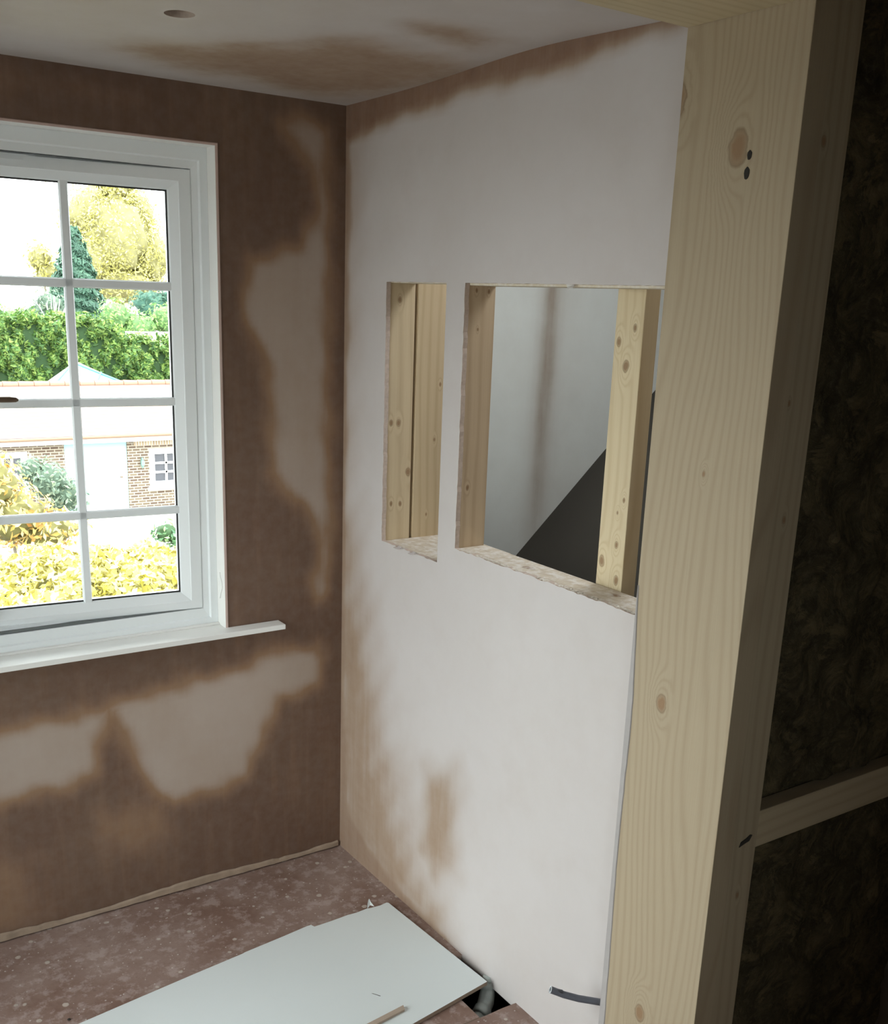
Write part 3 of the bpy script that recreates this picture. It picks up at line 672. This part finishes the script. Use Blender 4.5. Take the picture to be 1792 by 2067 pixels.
M_pane = plain('dark_room_glass', (.035, .037, .045), .08, .2, 3, spec=.6)
def yard_window(h, cols, rows):
    x0, x1, z0, z1 = h; g = .17
    bm = bmesh.new(); sweep(bm, [(x0, x1, z0, z1, 28.12), (x0, x1, z0, z1, 27.985), (x0+.02, x1-.02, z0+.02, z1-.02, 27.98), (x0+g, x1-g, z0+g, z1-g, 28.0), (x0+g, x1-g, z0+g, z1-g, 28.12)])
    gx0, gx1, gz0, gz1 = x0+g, x1-g, z0+g, z1-g
    for c in range(1, cols): xx = gx0+(gx1-gx0)*c/cols; box(bm, xx-.03, xx+.03, 28.02, 28.07, gz0, gz1)
    for r in range(1, rows): zz = gz0+(gz1-gz0)*r/rows; box(bm, gx0, gx1, 28.02, 28.07, zz-.03, zz+.03)
    o = bm_obj('window', bm, M_wf, ob)
    p = link('pane', bpy.data.meshes.new('pane'), o, M_pane); bm = bmesh.new(); box(bm, gx0, gx1, 28.08, 28.10, gz0, gz1); bm.to_mesh(p.data); bm.free()
    p.location = (0, 0, 0)
yard_window(W2, 2, 3); yard_window(W1, 3, 3)
boxobj('window_ledge', (W2[0]-.08, W2[1]+.08, 27.93, 28.0, W2[2]-.09, W2[2]-.0), M_wf, ob)
bm = bmesh.new(); box(bm, 8.52, 8.62, 27.86, 27.98, -3.22, -3.05, bev=.02); box(bm, 8.545, 8.595, 27.90, 28.0, -3.05, -2.98); tube(bm, [(8.57, 27.92, -3.22), (8.57, 27.92, -3.30)], [.05, .01], 8)
finish(bm_obj('wall_lantern', bm, plain('green_grey_metal', (.12, .20, .17), .5)), 'small green lantern on the brick wall between pale door and window', 'lantern')
bm = bmesh.new(); box(bm, 7.92, 8.0, 28.0, 28.04, -3.55, -3.51, bev=.008); bm_obj('door_knob', bm, M_bronze, ob)

# white-and-blue lean-to roof behind the ridge
tn = empty('marquee', (8.5, 34.6, GZ)); finish(tn, 'white pitched marquee roof with light blue edges behind the tiled ridge', 'marquee')
bm = bmesh.new(); ap = bm.verts.new((8.53, 34.6, -.67)); ap2 = bm.verts.new((8.9, 35.4, -.69))
b_ = [bm.verts.new(c) for c in ((7.38, 33.8, -1.62), (10.45, 33.8, -1.50), (10.6, 35.7, -1.5), (7.7, 35.7, -1.5))]
for f in ((b_[0], b_[1], ap), (b_[1], b_[2], ap2, ap), (b_[2], b_[3], ap2), (b_[3], b_[0], ap, ap2)): bm.faces.new(f)
bm.faces.new(b_[::-1])
bm_obj('canopy', bm, plain('white_sheeting', (.55, .60, .62), .5, .02, 3), tn)
M_blue = plain('light_blue_tube', (.06, .28, .42), .4)
bm = bmesh.new()
for a, b in (((7.38, 33.78, -1.60), (8.53, 34.58, -.65)), ((10.45, 33.78, -1.48), (8.53, 34.58, -.65)), ((8.95, 33.78, -1.53), (9.35, 34.25, -.96))): tube(bm, [a, b], .035, 8)
bm_obj('edge_tube', bm, M_blue, tn)
for x in (7.5, 10.3): boxobj('leg', (x-.03, x+.03, 33.85, 33.91, GZ, -1.53), M_blue, tn)

# ------------------------------------------------------------------ planting
def leaf_mesh(name, P, N, size, mat, parent, elong=1.5, jitter=.35):
    """one mesh of many folded leaves: P (n,3) centres, N (n,3) rough outward normals"""
    n = len(P); P = np.asarray(P, float); N = np.asarray(N, float)+RNG.normal(0, jitter, (n, 3)); N /= np.linalg.norm(N, axis=1)[:, None]+1e-9
    A = np.cross(N, RNG.normal(0, 1, (n, 3))); A /= np.linalg.norm(A, axis=1)[:, None]+1e-9; B = np.cross(N, A)
    s = (size*RNG.uniform(.6, 1.3, n))[:, None]; h = s*.5
    V = np.stack([P-A*h*elong, P-B*h*.55+N*h*.18-A*h*.1, P+A*h*elong, P+B*h*.55+N*h*.18-A*h*.1], 1).reshape(-1, 3)
    me = bpy.data.meshes.new(name); me.vertices.add(4*n); me.vertices.foreach_set('co', V.ravel())
    me.loops.add(6*n); me.polygons.add(2*n); k = np.arange(n)*4
    li = np.stack([k, k+1, k+2, k, k+2, k+3], 1).ravel(); me.loops.foreach_set('vertex_index', li)
    me.polygons.foreach_set('loop_start', np.arange(2*n)*3); me.polygons.foreach_set('loop_total', np.full(2*n, 3)); me.update(calc_edges=True); me.validate()
    return link(name, me, parent, mat)
def blob_pts(c, r, n, fill=.25):
    d = RNG.normal(0, 1, (n, 3)); d /= np.linalg.norm(d, axis=1)[:, None]
    lump = 1+.16*np.sin(d[:, 0]*7+c[0])*np.cos(d[:, 2]*6+c[1])+.10*np.sin(d[:, 1]*13+d[:, 2]*11)
    rad = lump*(1-fill*RNG.random(n)**2)
    return np.array(c)+d*rad[:, None]*np.array(r), d
def core(name, c, r, mat, parent, k=.82):
    bm = bmesh.new(); m_ = bmesh.ops.create_icosphere(bm, subdivisions=4, radius=1)
    for v in m_['verts']:
        d = v.co; f = k*(1+.16*math.sin(d.x*7+c[0])*math.cos(d.z*6+c[1])+.10*math.sin(d.y*13+d.z*11)); v.co = Vector((c[0]+d.x*f*r[0], c[1]+d.y*f*r[1], c[2]+d.z*f*r[2]))
    return bm_obj(name, bm, mat, parent, True)
def trunk(par, x, y, z0, z1, r, mat, branches=()):
    bm = bmesh.new(); tube(bm, [(x, y, z0), (x+.05*r, y, (z0+z1)/2), (x, y, z1)], [r, r*.75, r*.4], 10)
    for a, b, rr in branches: tube(bm, [a, [(p+q)/2+.04 for p, q in zip(a, b)], b], [rr, rr*.7, rr*.25], 6)
    return bm_obj('trunk', bm, mat, par, True)
M_bark = plain('grey_brown_bark', (.20, .17, .13), .9, .2, 8)
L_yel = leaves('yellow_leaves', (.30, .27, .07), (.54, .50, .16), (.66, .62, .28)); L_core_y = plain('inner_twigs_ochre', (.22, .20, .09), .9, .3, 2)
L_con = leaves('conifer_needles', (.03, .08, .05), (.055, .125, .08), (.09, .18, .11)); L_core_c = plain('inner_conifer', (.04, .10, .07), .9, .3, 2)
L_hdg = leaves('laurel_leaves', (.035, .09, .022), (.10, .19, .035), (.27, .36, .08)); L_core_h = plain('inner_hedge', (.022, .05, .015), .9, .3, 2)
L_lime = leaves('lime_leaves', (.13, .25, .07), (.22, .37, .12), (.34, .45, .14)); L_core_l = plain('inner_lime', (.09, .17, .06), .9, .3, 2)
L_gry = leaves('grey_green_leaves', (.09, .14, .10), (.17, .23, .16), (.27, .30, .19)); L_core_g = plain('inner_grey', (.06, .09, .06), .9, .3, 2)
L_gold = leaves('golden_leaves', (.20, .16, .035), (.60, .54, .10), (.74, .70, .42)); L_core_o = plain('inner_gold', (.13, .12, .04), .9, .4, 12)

def tree(name, label, cat, blobs, mat, cmat, size, dens, tr=None, k=.70, group=None):
    x = sum(b[0][0] for b in blobs)/len(blobs); y = sum(b[0][1] for b in blobs)/len(blobs)
    e = empty(name, (x, y, GZ)); finish(e, label, cat, group)
    Ps, Ns = [], []
    for c, r in blobs:
        area = (r[0]*r[2]+r[1]*r[2]+r[0]*r[1]); p, d = blob_pts(c, r, int(dens*3.2*area/size**2), .34); Ps.append(p); Ns.append(d)
    leaf_mesh('foliage', np.concatenate(Ps), np.concatenate(Ns), size, mat, e)
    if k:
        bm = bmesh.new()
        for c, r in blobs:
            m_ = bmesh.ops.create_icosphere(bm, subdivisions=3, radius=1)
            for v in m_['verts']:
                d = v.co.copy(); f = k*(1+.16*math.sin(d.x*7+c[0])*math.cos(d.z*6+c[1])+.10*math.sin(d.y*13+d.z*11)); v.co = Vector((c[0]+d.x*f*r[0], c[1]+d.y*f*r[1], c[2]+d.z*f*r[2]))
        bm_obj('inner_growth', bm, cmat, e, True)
    zt = min(c[2] for c, r in blobs)
    trunk(e, x, y, GZ, zt, tr or .2, M_bark)
    return e
# big yellow tree
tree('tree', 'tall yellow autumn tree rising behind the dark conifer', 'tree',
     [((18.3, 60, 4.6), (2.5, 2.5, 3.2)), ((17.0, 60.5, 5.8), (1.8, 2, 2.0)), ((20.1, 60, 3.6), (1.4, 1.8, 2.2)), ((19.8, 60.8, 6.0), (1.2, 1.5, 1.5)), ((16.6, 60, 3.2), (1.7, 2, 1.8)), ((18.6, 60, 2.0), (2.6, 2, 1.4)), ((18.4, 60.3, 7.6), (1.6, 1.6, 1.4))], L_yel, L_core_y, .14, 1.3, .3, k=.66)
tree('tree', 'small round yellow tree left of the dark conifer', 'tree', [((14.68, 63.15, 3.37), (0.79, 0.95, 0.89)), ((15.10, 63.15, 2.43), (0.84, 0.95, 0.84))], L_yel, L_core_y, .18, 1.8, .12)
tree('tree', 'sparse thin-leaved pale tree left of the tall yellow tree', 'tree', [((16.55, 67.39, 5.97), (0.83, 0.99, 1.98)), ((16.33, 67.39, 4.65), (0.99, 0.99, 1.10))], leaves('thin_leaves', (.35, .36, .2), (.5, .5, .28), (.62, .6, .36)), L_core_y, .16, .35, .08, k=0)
# conifer
con = empty('conifer', (11.9, 46, GZ)); finish(con, 'dark green pointed conifer in front of the yellow tree', 'conifer')
n = 9000; tt = RNG.random(n)**.65; z = 4.35-tt*(4.35+1.6); ang = RNG.random(n)*2*PI
R_ = (.12+1.62*tt**.75)*(1+.12*np.sin(z*11+ang*3))*(1-.22*RNG.random(n)**2)
leaf_mesh('foliage', np.stack([11.92+R_*np.cos(ang), 46+R_*np.sin(ang), z], 1), np.stack([np.cos(ang), np.sin(ang), .5+0*ang], 1), .17, L_con, con, elong=1.7)
bm = bmesh.new(); tube(bm, [(11.92, 46, GZ), (11.92, 46, -1.6), (11.92, 46, -1.5), (11.92, 46, 0), (11.92, 46, 2), (11.92, 46, 3.4), (11.92, 46, 4.3)], [.15, .15, 1.25, 1.1, .72, .38, .03], 24); bm_obj('inner_growth', bm, L_core_c, con, True)
# bare grey shrub left of the conifer
sh = tree('shrub', 'grey-green half bare shrub with pale stems left of the conifer', 'shrub', [((10.0, 43, 1.05), (.85, .8, .75)), ((9.5, 43, .75), (.6, .7, .5))], L_gry, L_core_g, .10, .75, .05, k=.6)
bm = bmesh.new()
for i in range(16):
    a = random.uniform(-.75, .75); tube(bm, [(9.95+a*.15, 42.5, -.2), (9.95+a*.6, 42.25, .6), (9.95+a*1.0+random.uniform(-.1, .1), 42.2, 1.1+random.uniform(-.1, .35))], [.03, .02, .008], 5)
bm_obj('stem', bm, plain('pale_stems', (.50, .50, .44), .8), sh, True)
tree('shrub', 'bright lime green bush in front of the conifer, beside it to the right', 'shrub', [((11.75, 40, .75), (.75, .7, .72)), ((12.35, 40, .35), (.6, .6, .75))], L_lime, L_core_l, .12, 1.3, .05)
tree('shrub', 'bright lime bush at the right edge of the window glass', 'shrub', [((14.83, 43.11, 0.55), (0.74, 0.74, 0.80)), ((13.88, 42.79, 0.26), (0.53, 0.53, 0.66))], L_lime, L_core_l, .12, 1.3, .05)
tree('tree', 'hazy dark green tree low behind the lime bushes', 'tree', [((17.3, 52, 1.0), (1.1, 1.0, .95)), ((18.5, 52, 1.2), (.9, 1.0, .85)), ((19.4, 52, .9), (.9, .9, .8))], L_con, L_core_c, .16, 1.3, .12)
tree('tree', 'distant green treetops above the hedge at the left edge', 'tree', [((9.4, 52, .45), (.9, .9, .55)), ((10.6, 52, .3), (.9, .9, .45))], L_lime, L_core_l, .16, 1.3, .12)
# pale garden wall right
o = boxobj('garden_wall', (10.7, 18.6, 38.5, 38.8, GZ, .25), plain('pale_render', (.46, .40, .37), .85, .04, 2)); finish(o, 'pale rendered garden wall behind the hedge on the right', 'garden wall')
# hedge
def hedge(name, label, x0, x1, y0, y1, topf, size, n, mat, cmat):
    e = empty(name, ((x0+x1)/2, (y0+y1)/2, GZ)); finish(e, label, 'hedge')
    u = RNG.random(n); x = x0+(x1-x0)*RNG.random(n); t = topf(x)
    front = u < .72
    zz = np.where(front, GZ+2.2+(t-GZ-2.2)*RNG.random(n), t+RNG.normal(0, .10, n))
    lump = .22*np.sin(x*3.1+zz*2)+.16*np.sin(x*7.3-zz*5)+.1*np.sin(x*13+zz*9)
    y = np.where(front, y0-lump+RNG.random(n)*.12, y0+(y1-y0)*RNG.random(n))
    zz = zz+.10*np.sin(x*6)+.07*np.sin(x*17)
    N = np.stack([0*x, np.where(front, -1, 0), np.where(front, .4, 1)], 1)
    leaf_mesh('foliage', np.stack([x, y, zz], 1), N, size, mat, e, jitter=.55)
    bm = bmesh.new(); xs = np.linspace(x0, x1, 60)
    A = []
    for xx in xs:
        tt = float(topf(np.array([xx]))[0])-.12
        A.append([bm.verts.new(c) for c in ((xx, y0+.22, GZ), (xx, y0+.22, tt), (xx, y1-.2, tt), (xx, y1-.2, GZ))])
    for p, q in zip(A, A[1:]):
        for i in range(3): bm.faces.new((p[i], q[i], q[i+1], p[i+1]))
    bm.faces.new(A[0]); bm.faces.new(A[-1][::-1])
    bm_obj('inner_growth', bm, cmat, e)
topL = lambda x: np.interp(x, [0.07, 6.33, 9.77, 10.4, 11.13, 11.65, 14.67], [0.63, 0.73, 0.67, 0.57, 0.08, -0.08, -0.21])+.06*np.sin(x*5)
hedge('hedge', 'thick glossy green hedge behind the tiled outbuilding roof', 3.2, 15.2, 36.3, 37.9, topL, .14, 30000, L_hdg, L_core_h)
# foreground golden bush below the window
def bush(name, label, fn, xr, yr, size, n, mat, cmat, mask=None):
    e = empty(name, ((xr[0]+xr[1])/2, (yr[0]+yr[1])/2, GZ)); finish(e, label, 'bush')
    x = RNG.uniform(*xr, n); y = RNG.uniform(*yr, n); z = fn(x, y)-RNG.random(n)**1.5*.30+.04
    keep = np.ones(n, bool) if mask is None else mask(x, y)
    P = np.stack([x, y, z], 1)[keep]
    leaf_mesh('foliage', P, np.tile([-.25, -.5, 1], (len(P), 1)), size, mat, e, elong=1.15, jitter=.8)
    bm = bmesh.new(); gx = np.linspace(*xr, 50); gy = np.linspace(*yr, 50); g = [[bm.verts.new((a, b, float(fn(np.array([a]), np.array([b]))[0])-.27)) for b in gy] for a in gx]
    for i in range(49):
        for j in range(49):
            if mask is not None and not mask(np.array([(gx[i]+gx[i+1])/2]), np.array([(gy[j]+gy[j+1])/2]))[0]: continue
            bm.faces.new((g[i][j], g[i+1][j], g[i+1][j+1], g[i][j+1]))
    for v in [v for v in bm.verts if not v.link_faces]: bm.verts.remove(v)
    bm_obj('inner_growth', bm, cmat, e, True)
    trunk(e, (xr[0]+xr[1])/2, (yr[0]+yr[1])/2, GZ, -1.4, .12, M_bark)
def gold(x, y):
    z = -1.02+.10*np.sin(x*3+y*2)+.07*np.sin(x*7-y*5)+.04*np.sin(x*15+y*11)
    return z-np.clip(y-8.6, 0, 9)*.30-np.clip(x-2.2, 0, 9)*.12
bush('bush', 'golden yellow autumn bush filling the bottom panes of the window', gold, (-1.5, 3.6), (3.6, 10.2), .092, 46000, L_gold, L_core_o)
e = tree('bush', 'orange-yellow bush heaped up at the left edge of the window', 'bush', [((1.07, 11.27, -0.61), (0.43, 0.48, 0.43)), ((1.26, 11.39, -1.03), (0.60, 0.54, 0.43)), ((1.76, 11.63, -1.33), (0.60, 0.54, 0.30))], leaves('orange_gold_leaves', (.42, .20, .05), (.66, .48, .14), (.76, .66, .34)), L_core_o, .075, 1.3, .05)
e = tree('shrub', 'grey-green shrub against the brick wall beside the pale blue door', 'shrub', [((2.33, 13.36, -0.98), (0.31, 0.39, 0.35)), ((2.54, 13.36, -1.21), (0.34, 0.39, 0.31)), ((2.11, 13.49, -0.82), (0.22, 0.26, 0.23))], L_gry, L_core_g, .062, 1.5, .04)
e = tree('shrub', 'small dark-leaved green shrub at the lower right of the window', 'shrub', [((3.42, 11.37, -1.47), (0.21, 0.26, 0.17)), ((3.58, 11.24, -1.55), (0.21, 0.26, 0.16))], leaves('dark_green_leaves', (.05, .12, .06), (.16, .30, .14), (.40, .50, .2)), L_core_h, .075, 1.3, .02)

bpy.context.view_layer.update()
